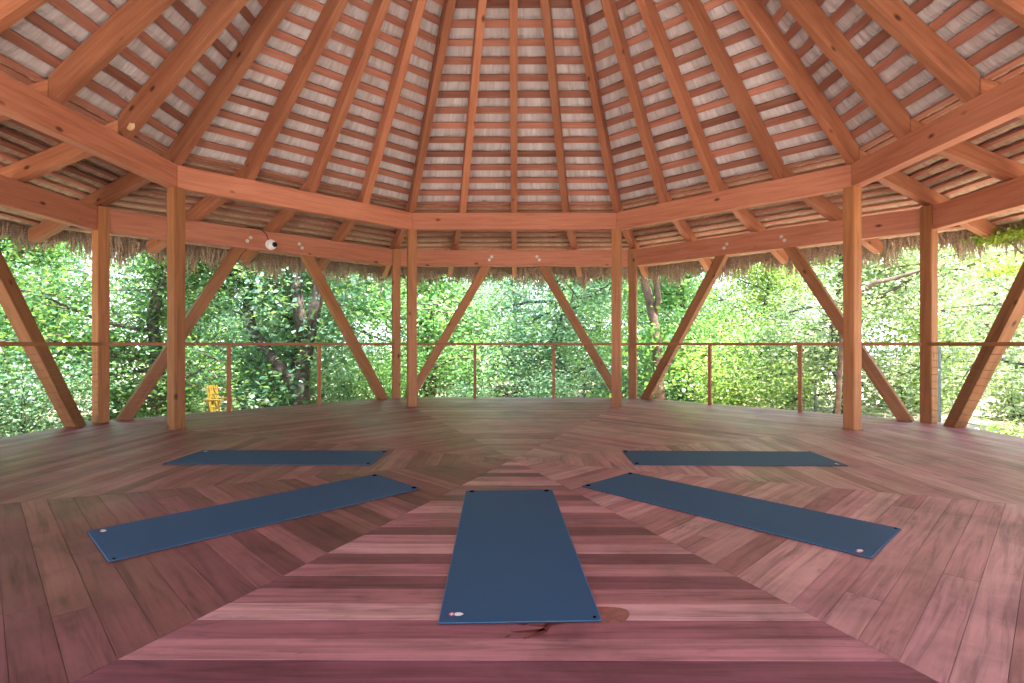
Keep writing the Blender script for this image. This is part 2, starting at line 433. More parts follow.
# ring beams, built along the local X axis of their facet
def bolt_bm(xs):
    bm = bmesh.new()
    for x, z in xs:
        t = bmesh.new(); disc_into(t, 0.028, 0, 0.006, 14); disc_into(t, 0.015, 0.006, 0.022, 6)
        for v in t.verts: v.co = Vector((v.co.x + x, -v.co.z, v.co.y + z))
        me = D.meshes.new('t'); t.to_mesh(me); t.free(); bm.from_mesh(me); D.meshes.remove(me)
    return bm

BR_TOP, BR_BOT = 0.545, 2.035                 # where the braces meet the beam and the deck, from the middle of the bay
for f in range(-2, 3):
    ang = f * PI / 4
    w = 0.14
    # inner: mitred ends (the outline is a trapezium seen from above)
    bm = bmesh.new()
    vs = []
    for z in (0, Z_IN1 - Z_IN0):
        for a, s in ((A_IN, -1), (A_IN, 1), (A_IN + w, 1), (A_IN + w, -1)):
            vs.append(bm.verts.new((s * (a * T8 - 0.0015), a - A_IN - w / 2, z)))
    for q in ((0, 1, 2, 3), (4, 5, 6, 7), (0, 1, 5, 4), (1, 2, 6, 5), (2, 3, 7, 6), (3, 0, 4, 7)):
        bm.faces.new([vs[i] for i in q])
    bmesh.ops.recalc_face_normals(bm, faces=bm.faces)
    bmesh.ops.bevel(bm, geom=list(bm.edges), offset=0.005, segments=1, affect='EDGES')
    o = link('ring_beam', bm_mesh(bm, 'ring_beam'), M['beam'])
    x, y = rot2(0, A_IN + w / 2, ang); place(o, x, y, Z_IN0, ang)
    tag(o, f'reddish beam of the high inner ring on the {SIDE[f]} side', 'beam', 'beams of the inner ring', 'thing')
    # outer: cut square between the posts
    half = (A_OUT + w / 2) * T8 - 0.075
    h = Z_OUT1 - Z_OUT0
    o = link('ring_beam', bm_mesh(box_bm(2 * half, w, h, 0.006, (0, 0, h / 2)), 'ring_beam'), M['beam'])
    x, y = rot2(0, A_OUT + w / 2, ang); place(o, x, y, Z_OUT0, ang)
    tag(o, f'reddish lower beam above the railing on the {SIDE[f]} side', 'beam', 'beams of the outer ring', 'thing')
    for sx in (-1, 1):
        for dx, dz in ((-0.085 * sx - 0.024 * sx, 0.18), (-0.085 * sx + 0.024 * sx, 0.118)):
            b = link('bolt', bm_mesh(bolt_bm([(0, 0)]), 'bolt'), M['steel'], o)
            b.location = (sx * BR_TOP + dx, -w / 2, dz)
            b['label'] = 'galvanised bolt head'
    # braces: a V of two leaning timbers per bay
    BR_TOP, BR_BOT = (0.50, 1.95) if abs(f) == 2 else (0.545, 2.035)
    for sx in (-1, 1):
        bt = 0.09
        prof = [(sx * (BR_BOT - bt), 0), (sx * (BR_BOT + bt), 0), (sx * (BR_TOP + bt), Z_OUT0 + 0.0), (sx * (BR_TOP - bt), Z_OUT0 + 0.0)]
        # local frame with X along the brace so the grain follows it
        p0 = Vector((sx * BR_BOT, 0, 0)); p1 = Vector((sx * BR_TOP, 0, Z_OUT0)); dirv = (p1 - p0).normalized()
        lz = Vector((-dirv.z, 0, dirv.x))
        pr = [((Vector((px, 0, pz)) - p0).dot(dirv), (Vector((px, 0, pz)) - p0).dot(lz)) for px, pz in prof]
        o = link('diagonal_brace', bm_mesh(prism(pr, 0.15), 'diagonal_brace'), M['timber'])
        fx, fy = rot2(0, A_OUT + w / 2, ang)
        basis = Matrix(((dirv.x, 0, lz.x), (0, 1, 0), (dirv.z, 0, lz.z))).to_4x4()
        o.matrix_world = Matrix.Translation((fx, fy, 0)) @ Matrix.Rotation(-ang, 4, 'Z') @ Matrix.Translation(p0) @ basis
        tag(o, f'leaning timber brace at the {"left" if sx < 0 else "right"} end of the {SIDE[f]} railing bay', 'brace', 'diagonal braces under the outer beams', 'thing')

# rafters
def rafter_profile(pts):
    return pts
Q = {0: 'at its left corner', 1: 'first from its left corner', 2: 'in its middle', 3: 'first from its right corner'}
for n in range(-10, 11):
    f = math.floor((n + 2) / 4)                    # facet
    q = (n + 2) % 4                                # quarter along the facet
    f_, q_ = f, q
    if f > 2: f_, q_ = 2, 4
    u = -1 + q_ / 2.0                              # -1 .. 1 across the facet
    ang = f_ * PI / 4 + math.atan(u * T8)
    k = math.sqrt(1 + (u * T8) ** 2)               # run along the rafter per metre of apothem
    name_where = (f'over the {SIDE[f_]} side, ' + Q[q]) if f <= 2 else 'over the right side, at its right corner'
    # upper rafter
    a0, a1 = 0.45, 4.205
    zb = lambda a: Z_IN1 + S_UP * (A_IN - a)
    prof = [(a0 * k, zb(a0)), (A_IN * k, Z_IN1), (a1 * k, Z_IN1), (a1 * k, zb(a1) + RD_UP), (a0 * k, zb(a0) + RD_UP)]
    def rafter(prof, slope):
        d = Vector((k, 0, -slope)).normalized(); lz = Vector((-d.z, 0, d.x))
        p0 = Vector((prof[0][0], 0, prof[0][1]))
        pr = [((Vector((x, 0, z)) - p0).dot(d), (Vector((x, 0, z)) - p0).dot(lz)) for x, z in prof]
        o = link('rafter', bm_mesh(prism(pr, 0.105, 0.004), 'rafter'), M['rafter'])
        basis = Matrix(((d.x, 0, lz.x), (0, 1, 0), (d.z, 0, lz.z))).to_4x4()
        o.matrix_world = Matrix.Rotation(PI / 2 - ang, 4, 'Z') @ Matrix.Translation(p0) @ basis
        return o
    o = rafter(prof, S_UP)
    tag(o, f'steep roof rafter {name_where}', 'rafter', 'steep rafters rising to the roof peak', 'thing')
    if n == -7:
        bmk = bmesh.new(); bmesh.ops.create_icosphere(bmk, subdivisions=2, radius=1.0)
        R = random.Random(3)
        for v in bmk.verts: v.co = Vector((v.co.x * 0.05, v.co.y * 0.018, v.co.z * 0.04)) * R.uniform(0.75, 1.2)
        kn = link('split_corner', bm_mesh(bmk, 'split_corner'), M['knot'], o)
        kn.location = ((A_IN - 0.10 - a0) * math.hypot(k, S_UP), 0.045, 0.005)
        kn['label'] = 'pale splintered corner'
    # lower rafter with a chamfered tail
    zl = lambda a: Z_IN1 - S_LOW * (a - A_IN)
    b0 = 4.212
    prof = [(b0 * k, zl(b0)), ((A_TAIL - 0.07) * k, zl(A_TAIL - 0.07)), (A_TAIL * k, zl(A_TAIL) + 0.05), (A_TAIL * k, zl(A_TAIL) + RD_LOW), (b0 * k, zl(b0) + RD_LOW)]
    o = rafter(prof, S_LOW)
    tag(o, f'shallow eave rafter {name_where}', 'rafter', 'eave rafters between the two rings', 'thing')

# ------------------------------------------------------------------ roof planes
BT = 0.03                                           # batten thickness
K_UP, K_LOW = math.hypot(1, S_UP), math.hypot(1, S_LOW)
def up_pt(a, off=0.0):                               # point on the batten bed of the steep roof: (a, z)
    z = Z_IN1 + S_UP * (A_IN - a) + RD_UP
    return (a + off * S_UP / K_UP, z + off / K_UP)
def low_pt(a, off=0.0):
    z = Z_IN1 - S_LOW * (a - A_IN) + RD_LOW
    return (a + off * S_LOW / K_LOW, z + off / K_LOW)
ORD = ['lowest', 'second', 'third', 'fourth', 'fifth', 'sixth', 'seventh', 'eighth', 'ninth', 'tenth', 'eleventh', 'twelfth', 'thirteenth', 'fourteenth', 'fifteenth', 'sixteenth']
UP_STEP = 0.169
LOW_STEP = 0.205
up_rows = [4.111 - UP_STEP * i for i in range(16)]
low_rows = [4.268, 4.365] + [4.53 + LOW_STEP * i for i in range(12)]
for f in range(-2, 3):
    ang = f * PI / 4
    for i, a in enumerate(up_rows):
        half = a * T8 - 0.01
        o = link('roof_batten', bm_mesh(box_bm(2 * half, 0.092 + random.uniform(-0.008, 0.006), BT, 0.003), 'roof_batten'), M['batten'])
        aa, z = up_pt(a, BT / 2)
        o.matrix_world = Matrix.Rotation(-ang, 4, 'Z') @ Matrix.Translation((0, aa, z)) @ Matrix.Rotation(-math.atan(S_UP), 4, 'X')
        tag(o, f'batten under the thatch of the steep {SIDE[f]} slope, {ORD[i]} above the ring beam', 'batten', 'battens of the steep roof', 'thing')
    for i, a in enumerate(low_rows):
        half = a * T8 - 0.01
        o = link('roof_batten', bm_mesh(box_bm(2 * half, 0.058 + random.uniform(-0.01, 0.008), BT, 0.003), 'roof_batten'), M['batten'])
        aa, z = low_pt(a, BT / 2)
        o.matrix_world = Matrix.Rotation(-ang, 4, 'Z') @ Matrix.Translation((0, aa, z)) @ Matrix.Rotation(-math.atan(S_LOW), 4, 'X')
        nth = 'first' if i == 0 else ORD[i]
        tag(o, f'batten under the shallow {SIDE[f]} eave, {nth} row outward from the ring beam', 'batten', 'battens of the eaves', 'thing')

# thatch: overlapping courses, seen from below
ceiling = empty('ceiling', (0, 0, 0))
tag(ceiling, 'dry palm thatch laid in courses over the battens', 'thatched roof', kind='structure')
def thatch_facet(f):
    ang = f * PI / 4
    verts, faces, uvs, mids = [], [], [], []
    R = random.Random(100 + f)
    def course(ptf, a_hi, a_lo, bulge, lift, over, mi=0):
        # from the upper batten (a_hi: nearer the peak) down to a_lo and a little beyond
        ts = [-0.15, 0.15, 0.4, 0.62, 0.8, 0.92, 1.0 + over]
        nx = max(4, int(2 * a_lo * T8 / 0.045))
        base = len(verts); ou, ov = R.uniform(0, 50), R.uniform(0, 50)
        jag = [R.uniform(-1, 1) for _ in range(nx + 1)]
        jag2 = [R.uniform(-1, 1) for _ in range(nx + 1)]
        sl = [R.uniform(-0.02, 0.02) for _ in range(nx + 1)]
        for j, t in enumerate(ts):
            a = a_hi + (a_lo - a_hi) * t
            for i in range(nx + 1):
                s = -1 + 2 * i / nx
                if t < 0.7: off = BT + 0.004 - bulge * math.sin(PI * min(1, max(0, t) / 0.85))
                else: off = BT + 0.004 - bulge * math.sin(PI * t / 0.85 if t < 0.85 else 0) + lift * ((t - 0.7) / 0.3) ** 1.5
                off += 0.006 * jag2[i] * (0.4 + t) + (0.012 * jag[i] if t > 0.75 else 0.003 * jag[i])
                aj = a + (0.018 * jag[i] if t > 0.75 else 0)
                aa, z = ptf(aj, off)
                x = s * (aa * T8 + 0.004) + (sl[i] * (t - 0.3) if 0 < i < nx else 0)
                verts.append((*rot2(x, aa, ang), z))
        for j in range(len(ts) - 1):
            for i in range(nx):
                q = [base + j * (nx + 1) + i, base + j * (nx + 1) + i + 1, base + (j + 1) * (nx + 1) + i + 1, base + (j + 1) * (nx + 1) + i]
                faces.append(q); mids.append(mi)
                w = 2 * a_lo * T8 / nx
                for jj, ii in ((j, i), (j, i + 1), (j + 1, i + 1), (j + 1, i)):
                    uvs.append((ou + ii * w, ov + ts[jj] * 0.23))
    rows = [4.111 - UP_STEP * i for i in range(-1, 26)]
    rows = [a for a in rows if a > 0.12]
    for lo, hi in zip(rows, rows[1:]):
        course(up_pt, hi, lo, 0.004, 0.045, 0.12)
    lrows = [4.268, 4.365] + [4.53 + LOW_STEP * i for i in range(13)]
    for hi, lo in zip(lrows, lrows[1:]):
        course(low_pt, hi, lo, 0.026, 0.075, 0.10, 1)
    # outer skin of the thatch
    base = len(verts)
    prof = [up_pt(-0.142, 0.20), up_pt(A_IN + 0.2, 0.20), low_pt(A_EAVE + 0.05, 0.20), low_pt(A_EAVE + 0.07, 0.02)]
    for a, z in prof:
        for s in (-1, 1): verts.append((*rot2(s * (a * T8 + 0.002), a, ang), z))
    for j in range(3):
        faces.append([base + 2 * j, base + 2 * j + 1, base + 2 * j + 3, base + 2 * j + 2]); uvs.extend([(0, j), (3, j), (3, j + 1), (0, j + 1)]); mids.append(1)
    me = D.meshes.new('thatch_slope'); me.from_pydata(verts, [], faces)
    u = me.uv_layers.new(name='fibre'); u.data.foreach_set('uv', np.array(uvs, dtype=np.float32).ravel())
    link('thatch_slope', me, [M['thatch'], M['thatch_brown']], ceiling)
    me.polygons.foreach_set('material_index', mids)
    # fringe of hanging straw at the eave
    n = 2000
    half = A_EAVE * T8
    xs = rng.uniform(-half, half, n); inset = rng.uniform(-0.18, 0.05, n)
    L = rng.uniform(0.14, 0.43, n) * (0.8 + 0.25 * np.sin(xs * 5 + f) + 0.2 * np.sin(xs * 13))
    wd = rng.uniform(0.004, 0.011, n); tilt = rng.normal(0, 0.16, n); outw = rng.uniform(-0.05, 0.22, n); yaw = rng.uniform(-0.8, 0.8, n)
    a = A_EAVE + inset
    z0 = Z_IN1 - S_LOW * (a - A_IN) + RD_LOW + 0.05 + rng.uniform(-0.02, 0.06, n)
    V = np.zeros((n, 6, 3)); 
    for j, (t, ws) in enumerate(((0, 1.0), (0.6, 0.9), (1.0, 0.25))):
        for sgn in (0, 1):
            ww = (wd * ws) * (1 if sgn else -1)
            V[:, 2 * j + sgn, 0] = xs + tilt * L * t + ww * np.cos(yaw)
            V[:, 2 * j + sgn, 1] = a + outw * L * t + ww * np.sin(yaw)
            V[:, 2 * j + sgn, 2] = z0 - L * t
    c, s = math.cos(ang), math.sin(ang)
    X = V[..., 0] * c + V[..., 1] * s; Y = -V[..., 0] * s + V[..., 1] * c
    V[..., 0], V[..., 1] = X, Y
    idx = np.arange(n)[:, None] * 6
    F = np.concatenate([idx + np.array([[0, 1, 3, 2]]), idx + np.array([[2, 3, 5, 4]])], 0)
    me = quads('thatch_fringe', V.reshape(-1, 3), F)
    uv = np.repeat(np.stack([rng.uniform(0, 60, 2 * n), rng.uniform(0, 60, 2 * n)], 1)[:, None, :], 4, 1)
    u = me.uv_layers.new(name='fibre'); u.data.foreach_set('uv', uv.astype(np.float32).ravel())
    o = link('thatch_fringe', me, M['straw'], ceiling)
    o['kind'] = 'stuff'

def quads(name, V, F):
    me = D.meshes.new(name)
    nV, nF = len(V), len(F)
    me.vertices.add(nV); me.vertices.foreach_set('co', np.ascontiguousarray(V, dtype=np.float32).ravel())
    me.loops.add(nF * 4); me.loops.foreach_set('vertex_index', np.ascontiguousarray(F, dtype=np.int32).ravel())
    me.polygons.add(nF); me.polygons.foreach_set('loop_start', np.arange(nF, dtype=np.int32) * 4)
    me.update(calc_edges=True)
    return me
for f in range(8): thatch_facet(f if f <= 4 else f - 8)

# ------------------------------------------------------------------ railing, one per bay
A_RAIL = A_OUT - 0.035
for f in range(-2, 3):
    ang = f * PI / 4
    root = empty('cable_railing'); x, y = rot2(0, A_RAIL, ang); place(root, x, y, 0, ang)
    tag(root, f'thin wooden handrail with steel cables along the {SIDE[f]} side of the deck', 'railing', 'railings along the deck edge')
    half = A_RAIL * T8 - 0.05
    link('handrail', bm_mesh(box_bm(2 * half, 0.07, 0.045, 0.006, (0, 0, 1.05)), 'handrail'), M['rail'], root)
    for sx in (-1, 1):
        bm = box_bm(1.0285, 0.052, 0.052, 0.004, (1.0285 / 2, 0, 0))
        p = link('railing_post', bm_mesh(bm, 'railing_post'), M['rail'], root)
        p.rotation_euler = (0, -PI / 2, 0); p.location = (sx * (0.76 if f == 0 else 0.72), 0, 0)
    for c in range(10):
        bm = bmesh.new(); z = 0.095 + c * 0.093
        tube_into(bm, [(-half, 0, z), (half, 0, z)], [0.0026, 0.0026], 6)
        link('cable', bm_mesh(bm, 'cable'), M['cable'], root)

# ------------------------------------------------------------------ yoga mats
def rounded_rect(w, l, r, n=4):
    pts = []
    for cx, cy, a0 in ((w / 2 - r, l / 2 - r, 0), (-w / 2 + r, l / 2 - r, 90), (-w / 2 + r, -l / 2 + r, 180), (w / 2 - r, -l / 2 + r, 270)):
        for k in range(n + 1):
            a = math.radians(a0 + 90 * k / n); pts.append((cx + r * math.cos(a), cy + r * math.sin(a)))
    return pts
MW, ML, MT = 0.618, 1.83, 0.0065
def make_mat():
    """local +Y points to the middle of the deck; the logo sits in the outer left corner"""
    root = empty('yoga_mat')
    bm = bmesh.new()
    out = rounded_rect(MW, ML, 0.012)
    inn = rounded_rect(MW - 0.007, ML - 0.007, 0.010)
    lo = [bm.verts.new((x, y, 0.0008)) for x, y in out]
    md = [bm.verts.new((x, y, MT - 0.0015)) for x, y in out]
    hi = [bm.verts.new((x, y, MT)) for x, y in inn]
    n = len(out)
    bm.faces.new(hi); bm.faces.new(lo[::-1])
    for i in range(n):
        j = (i + 1) % n
        a = bm.faces.new((lo[i], lo[j], md[j], md[i])); b = bm.faces.new((md[i], md[j], hi[j], hi[i]))
        a.material_index = 2; b.material_index = 1
    body = link('mat_body', bm_mesh(bm, 'mat_body'), [M['mat_blue'], M['mat_edge'], M['black']], root)
    # logo: a pale petal shape and a red disc with a white cross
    lg = bmesh.new()
    pts = [(0.002, 0.008), (0.012, 0.014), (0.026, 0.012), (0.033, 0.005), (0.038, 0.0), (0.033, -0.005), (0.026, -0.012), (0.012, -0.014), (0.002, -0.008)]
    lg.faces.new([lg.verts.new((x, y, 0.0004)) for x, y in pts])
    logo = link('logo', bm_mesh(lg, 'logo'), M['print_white'], root); logo.location = (-MW / 2 + 0.055, -ML / 2 + 0.065, MT)
    logo['label'] = 'small white petal logo with a red disc'
    rd = bmesh.new(); rd.faces.new([rd.verts.new((-0.008 + 0.012 * math.cos(t), 0.015 * math.sin(t), 0.0005)) for t in [k * PI / 8 for k in range(16)]])
    red = link('logo_disc', bm_mesh(rd, 'logo_disc'), M['print_red'], logo)
    cr = bmesh.new()
    for sx, sy in ((0.017, 0.005), (0.005, 0.020)):
        cr.faces.new([cr.verts.new((-0.008 + a * sx / 2, b * sy / 2, 0.0008 + (sx < 0.01) * 0.0001)) for a, b in ((-1, -1), (1, -1), (1, 1), (-1, 1))])
    link('logo_cross', bm_mesh(cr, 'logo_cross'), M['print_white'], logo)
    for x, y in ((-MW / 2 + 0.045, ML / 2 - 0.03), (MW / 2 - 0.045, ML / 2 - 0.03), (MW / 2 - 0.025, -ML / 2 + 0.025)):
        d = bmesh.new(); disc_into(d, 0.017 if y > 0 else 0.006, 0, 0.004, 14)
        o = link('corner_dot', bm_mesh(d, 'corner_dot'), M['black_felt'], root); o.location = (x, y, MT - 0.0005)
        o['label'] = 'black round corner mark'
    return root
def copy_tree(o, parent=None):
    c = o.copy(); col.objects.link(c)
    if parent: c.parent = parent
    for ch in list(o.children): copy_tree(ch, c)
    return c
mat0 = make_mat()
MATS = [((0.014, -1.985), 2.0, 'blue yoga mat in the front middle, pointing straight at the viewer'),
        ((-2.138, 0.055), -90.8, 'blue yoga mat on the left in the rear row, lying crosswise'),
        ((-1.512, -1.472), 46.3 - 90, 'blue yoga mat on the left slanting forward, between rear left and middle mats'),
        ((1.975, 0.040), 178.9 - 90, 'greyish blue yoga mat on the right in the rear row, lying crosswise'),
        ((1.359, -1.41), 133.1 - 90, 'blue yoga mat on the right slanting forward, between rear right and middle mats')]
for i, (p, rz, lab) in enumerate(MATS):
    o = mat0 if i == 0 else copy_tree(mat0)
    o.location = (p[0], p[1], 0.0015); o.rotation_euler = (0, 0, math.radians(rz))
    tag(o, lab, 'yoga mat', 'yoga mats laid out like a fan')

# ------------------------------------------------------------------ security camera on the back-left outer beam
t_ = 0.482
cxp, cyp = -5.524 + 3.236 * t_, 2.288 + 3.236 * t_
root = empty('security_camera', (cxp, cyp, 2.665), PI / 4); root.scale = (1.15, 1.15, 1.15)          # local -Y looks at the deck centre
tag(root, 'white dome security camera with a dark lens on the back-left lower beam', 'camera')
bm = bmesh.new(); disc_into(bm, 0.072, 0, 0.03, 24)
for v in bm.verts: v.co = Vector((v.co.x, -v.co.z, v.co.y))
link('mounting_base', bm_mesh(bm, 'mounting_base'), M['white'], root)
bm = bmesh.new(); bmesh.ops.create_uvsphere(bm, u_segments=20, v_segments=12, radius=0.064)
for v in bm.verts: v.co += Vector((0, -0.045, 0))
dome = link('dome', bm_mesh(bm, 'dome', True), M['white'], root)
bm = bmesh.new(); disc_into(bm, 0.036, 0, 0.014, 20); disc_into(bm, 0.016, 0.014, 0.02, 14)
rm = Matrix.Translation((0.018, -0.098, -0.006)) @ Matrix.Rotation(math.radians(14), 4, 'Z') @ Matrix.Rotation(PI / 2, 4, 'X')
bm.transform(rm)
ln = link('lens', bm_mesh(bm, 'lens'), M['glass_dark'], root); ln['label'] = 'dark round lens'
bm = bmesh.new(); tube_into(bm, [(-0.03, -0.012, 0.05), (-0.045, -0.012, 0.10), (-0.07, -0.010, 0.15), (-0.12, -0.008, 0.19), (-0.16, 0.0, 0.208), (-0.30, 0.06, 0.217)], [0.006] * 6, 6)
cb = link('cable', bm_mesh(bm, 'cable', True), M['black'], root); cb['label'] = 'black cable'

# ------------------------------------------------------------------ yellow garden chair under the trees
def yellow_chair(loc, rz):
    root = empty('garden_chair', loc, rz); root.scale = (0.55, 0.6, 1.15)
    tag(root, 'low yellow slatted garden chair on the ground beyond the left railing', 'chair')
    def part(name, boxes):
        bm = bmesh.new()
        for s, c, ry in boxes:
            b = box_bm(*s, 0.005); b.transform(Matrix.Translation(c) @ Matrix.Rotation(ry, 4, 'Y'))
            me = D.meshes.new('t'); b.to_mesh(me); b.free(); bm.from_mesh(me); D.meshes.remove(me)
        return link(name, bm_mesh(bm, name), M['yellow'], root)
    part('backrest', [((0.025, 0.085, 0.62), (-0.28, -0.2 + 0.1 * i, 0.52), math.radians(-16)) for i in range(5)] + [((0.03, 0.5, 0.06), (-0.27, 0, 0.40), math.radians(-16)), ((0.03, 0.5, 0.06), (-0.33, 0, 0.68), math.radians(-16))])
    part('seat', [((0.08, 0.5, 0.025), (-0.2 + 0.1 * i, 0, 0.29 + 0.012 * i), 0) for i in range(6)])
    for s in (-1, 1):
        part('armrest', [((0.62, 0.11, 0.03), (0.0, 0.3 * s, 0.56), 0)])
        part('leg', [((0.09, 0.03, 0.56), (0.26, 0.27 * s, 0.28), 0)])
        part('leg', [((0.62, 0.03, 0.11), (-0.06, 0.27 * s, 0.20), math.radians(20))])
yellow_chair((-6.17, 6.35, Z_GROUND), math.radians(-15))

# ------------------------------------------------------------------ wire fence beyond the right side and stakes behind
def wire_fence(pts, h, label, wires):
    root = empty('wire_fence', (*pts[0], Z_GROUND))
    tag(root, label, 'fence')
    P0 = Vector((*pts[0], 0))
    loc = [Vector((*p, 0)) - P0 for p in pts]
    for p in loc:
        bm = bmesh.new(); tube_into(bm, [p + Vector((0, 0, -0.15)), p + Vector((0, 0, h))], [0.03, 0.03], 8)
        link('fence_post', bm_mesh(bm, 'fence_post'), M['green_steel'], root)
    bm = bmesh.new()
    for a, b in zip(loc, loc[1:]):
        for i in range(wires):
            z = 0.08 + (h - 0.12) * i / (wires - 1)
            tube_into(bm, [a + Vector((0, 0, z)), b + Vector((0, 0, z))], [0.004, 0.004], 4)
        n = max(2, int((b - a).length / 0.25))
        for i in range(1, n):
            p = a.lerp(b, i / n); tube_into(bm, [p + Vector((0, 0, 0.08)), p + Vector((0, 0, h - 0.04))], [0.003, 0.003], 4)
    link('wire_mesh', bm_mesh(bm, 'wire_mesh'), M['green_steel'], root)
wire_fence([(9.3, 1.2), (9.0, 3.6), (8.5, 5.9), (7.3, 8.2), (5.3, 9.7)], 1.75, 'tall wire mesh fence on thin grey posts beyond the right railing', 9)
wire_fence([(-3.2, 12.2), (-1.0, 12.3), (0.0, 12.3), (1.2, 12.3), (2.2, 12.2), (3.4, 12.0), (4.4, 11.6)], 0.62, 'low wire fence on short stakes behind the back railing', 4)

# ------------------------------------------------------------------ trees
def leaves(centres, sizes, tint_bias, R, flat=0.5):
    """kite-shaped leaves with a fold, one quad each"""
    n = len(centres)
    d = R.normal(size=(n, 3)); d[:, 2] *= 0.45; d /= np.linalg.norm(d, axis=1)[:, None]
    up = R.normal(size=(n, 3)) * 0.75 + np.array([0, 0, flat]); s = np.cross(d, up); s /= np.linalg.norm(s, axis=1)[:, None] + 1e-9
    nn = np.cross(s, d)
    L = sizes[:, None]
    V = np.stack([centres - d * L * 0.5, centres + s * L * 0.30 + nn * L * 0.08, centres + d * L * 0.55 - nn * L * 0.06, centres - s * L * 0.30 + nn * L * 0.08], 1)
    me = quads('foliage', V.reshape(-1, 3), np.arange(n * 4).reshape(n, 4))
    at = me.attributes.new('tint', 'FLOAT', 'FACE')
    at.data.foreach_set('value', np.clip(tint_bias + R.normal(0, 0.2, n), 0, 1).astype(np.float32))
    return me

def limb_path(p, d, length, R, n=5, droop=0.0):
    pts = [Vector(p)]; d = Vector(d).normalized()
    for i in range(n):
        d = (d + Vector((R.uniform(-0.22, 0.22), R.uniform(-0.22, 0.22), R.uniform(-0.15, 0.2) - droop))).normalized()
        pts.append(pts[-1] + d * (length / n))
    return pts

def make_tree_meshes(seed, h, crown_r, n_leaf, leaf, base_h=0.5, lean=(0, 0), trunk_r=0.16, trunk=None, spread=0.42):
    R = random.Random(seed); RN = np.random.default_rng(seed)
    bm = bmesh.new(); tips = []
    if trunk is None:
        trunk = [Vector((0, 0, -0.2))]
        for i in range(1, 8):
            t = i / 7
            trunk.append(Vector((lean[0] * t + R.uniform(-0.12, 0.12), lean[1] * t + R.uniform(-0.12, 0.12), h * 0.85 * t)))
    else:
        trunk = [Vector(p) for p in trunk]
    nT = len(trunk)
    tube_into(bm, trunk, [trunk_r * (1.15 - 0.85 * i / (nT - 1)) for i in range(nT)], 9)
    bmB = bmesh.new()
    nb = int(h * 3.6)
    for b in range(nb):
        t = (b + R.random()) / nb
        zt = base_h + t * (h - base_h) * 0.93
        # point on the trunk at that height
        p = trunk[-1]
        for a, c in zip(trunk, trunk[1:]):
            if a.z <= zt <= c.z: p = a.lerp(c, (zt - a.z) / max(1e-6, c.z - a.z)); break
        az = R.uniform(0, 2 * PI)
        prof = math.sin(PI * min(0.97, 0.18 + 0.8 * t)) ** 0.7
        L = crown_r * prof * R.uniform(0.7, 1.1)
        path = limb_path(p, (math.cos(az), math.sin(az), R.uniform(-0.15, 0.5)), L, R, 5, 0.03)
        rr = 0.018 + 0.016 * L
        tube_into(bmB, path, [rr * (1 - 0.8 * i / 5) for i in range(6)], 5)
        for i in range(2, 6):
            for _ in range(2):
                d = Vector((R.uniform(-1, 1), R.uniform(-1, 1), R.uniform(-0.5, 0.6)))
                sub = limb_path(path[i], d, L * 0.32, R, 2)
                tube_into(bmB, sub, [rr * 0.35, rr * 0.25, rr * 0.1], 4)
                tips.append(sub[-1]); tips.append(sub[1])
    for a, c in zip(trunk, trunk[1:]):
        tips += [a.lerp(c, q) for q in (0.2, 0.5, 0.8)] * 3
    T = np.array([tuple(t) for t in tips])
    w = RN.integers(0, len(T), n_leaf)
    tb = RN.normal(0.45, 0.2, len(T))
    cl = RN.uniform(0.6, 1.3, len(T))
    C = T[w] + RN.normal(size=(n_leaf, 3)) * (spread * cl[w])[:, None] * np.array([1, 1, 0.6])
    C[:, 2] = np.maximum(C[:, 2], 0.05)
    sz = leaf * RN.uniform(0.6, 1.35, n_leaf)
    return bm_mesh(bm, 'trunk', True), bm_mesh(bmB, 'branches', True), leaves(C, sz, tb[w], RN)

def make_bush_mesh(seed, h, r, n_leaf, leaf):
    R = random.Random(seed); RN = np.random.default_rng(seed)
    bm = bmesh.new(); tips = []
    for s in range(14):
        az = R.uniform(0, 2 * PI); tilt = R.uniform(0.1, 0.9)
        path = limb_path((R.uniform(-0.1, 0.1), R.uniform(-0.1, 0.1), -0.05), (math.cos(az) * tilt, math.sin(az) * tilt, 1), h * R.uniform(0.7, 1.05), R, 5)
        tube_into(bm, path, [0.02 * (1 - 0.8 * i / 5) for i in range(6)], 5)
        tips += path[1:]
    T = np.array([tuple(t) for t in tips]); w = RN.integers(0, len(T), n_leaf)
    C = T[w] + RN.normal(size=(n_leaf, 3)) * np.array([0.24, 0.24, 0.18]) * r
    C[:, 2] = np.maximum(C[:, 2], 0.03)
    tb = RN.normal(0.5, 0.18, len(T))
    return bm_mesh(bm, 'stems', True), leaves(C, leaf * RN.uniform(0.6, 1.35, n_leaf), tb[w], RN)

def with_mats(me, m):
    c = me.copy(); c.materials.clear(); c.materials.append(m); return c

LEAFM = {'d': M['leaf_shaded'], 'g': M['leaf_green'], 'b': M['leaf_blue'], 'l': M['leaf_lime'], 'p': M['leaf_sunlit']}
variants = []
for i, (h, r, n) in enumerate(((6.2, 2.7, 25000), (5.4, 2.5, 22000), (6.8, 2.9, 28000))):
    t, b, fo = make_tree_meshes(20 + i, h, r, n, 0.10, base_h=0.3)
    t.materials.append(M['bark']); b.materials.append(M['bark'])
    variants.append((t, b, {k: with_mats(fo, m) for k, m in LEAFM.items()}))
bushes = []
for i, (h, r, n) in enumerate(((1.9, 1.3, 4600), (1.3, 1.1, 3200), (2.5, 1.6, 6000))):
    s, fo = make_bush_mesh(50 + i, h, r, n, 0.09)
    s.materials.append(M['bark'])
    bushes.append((s, {k: with_mats(fo, m) for k, m in LEAFM.items()}))

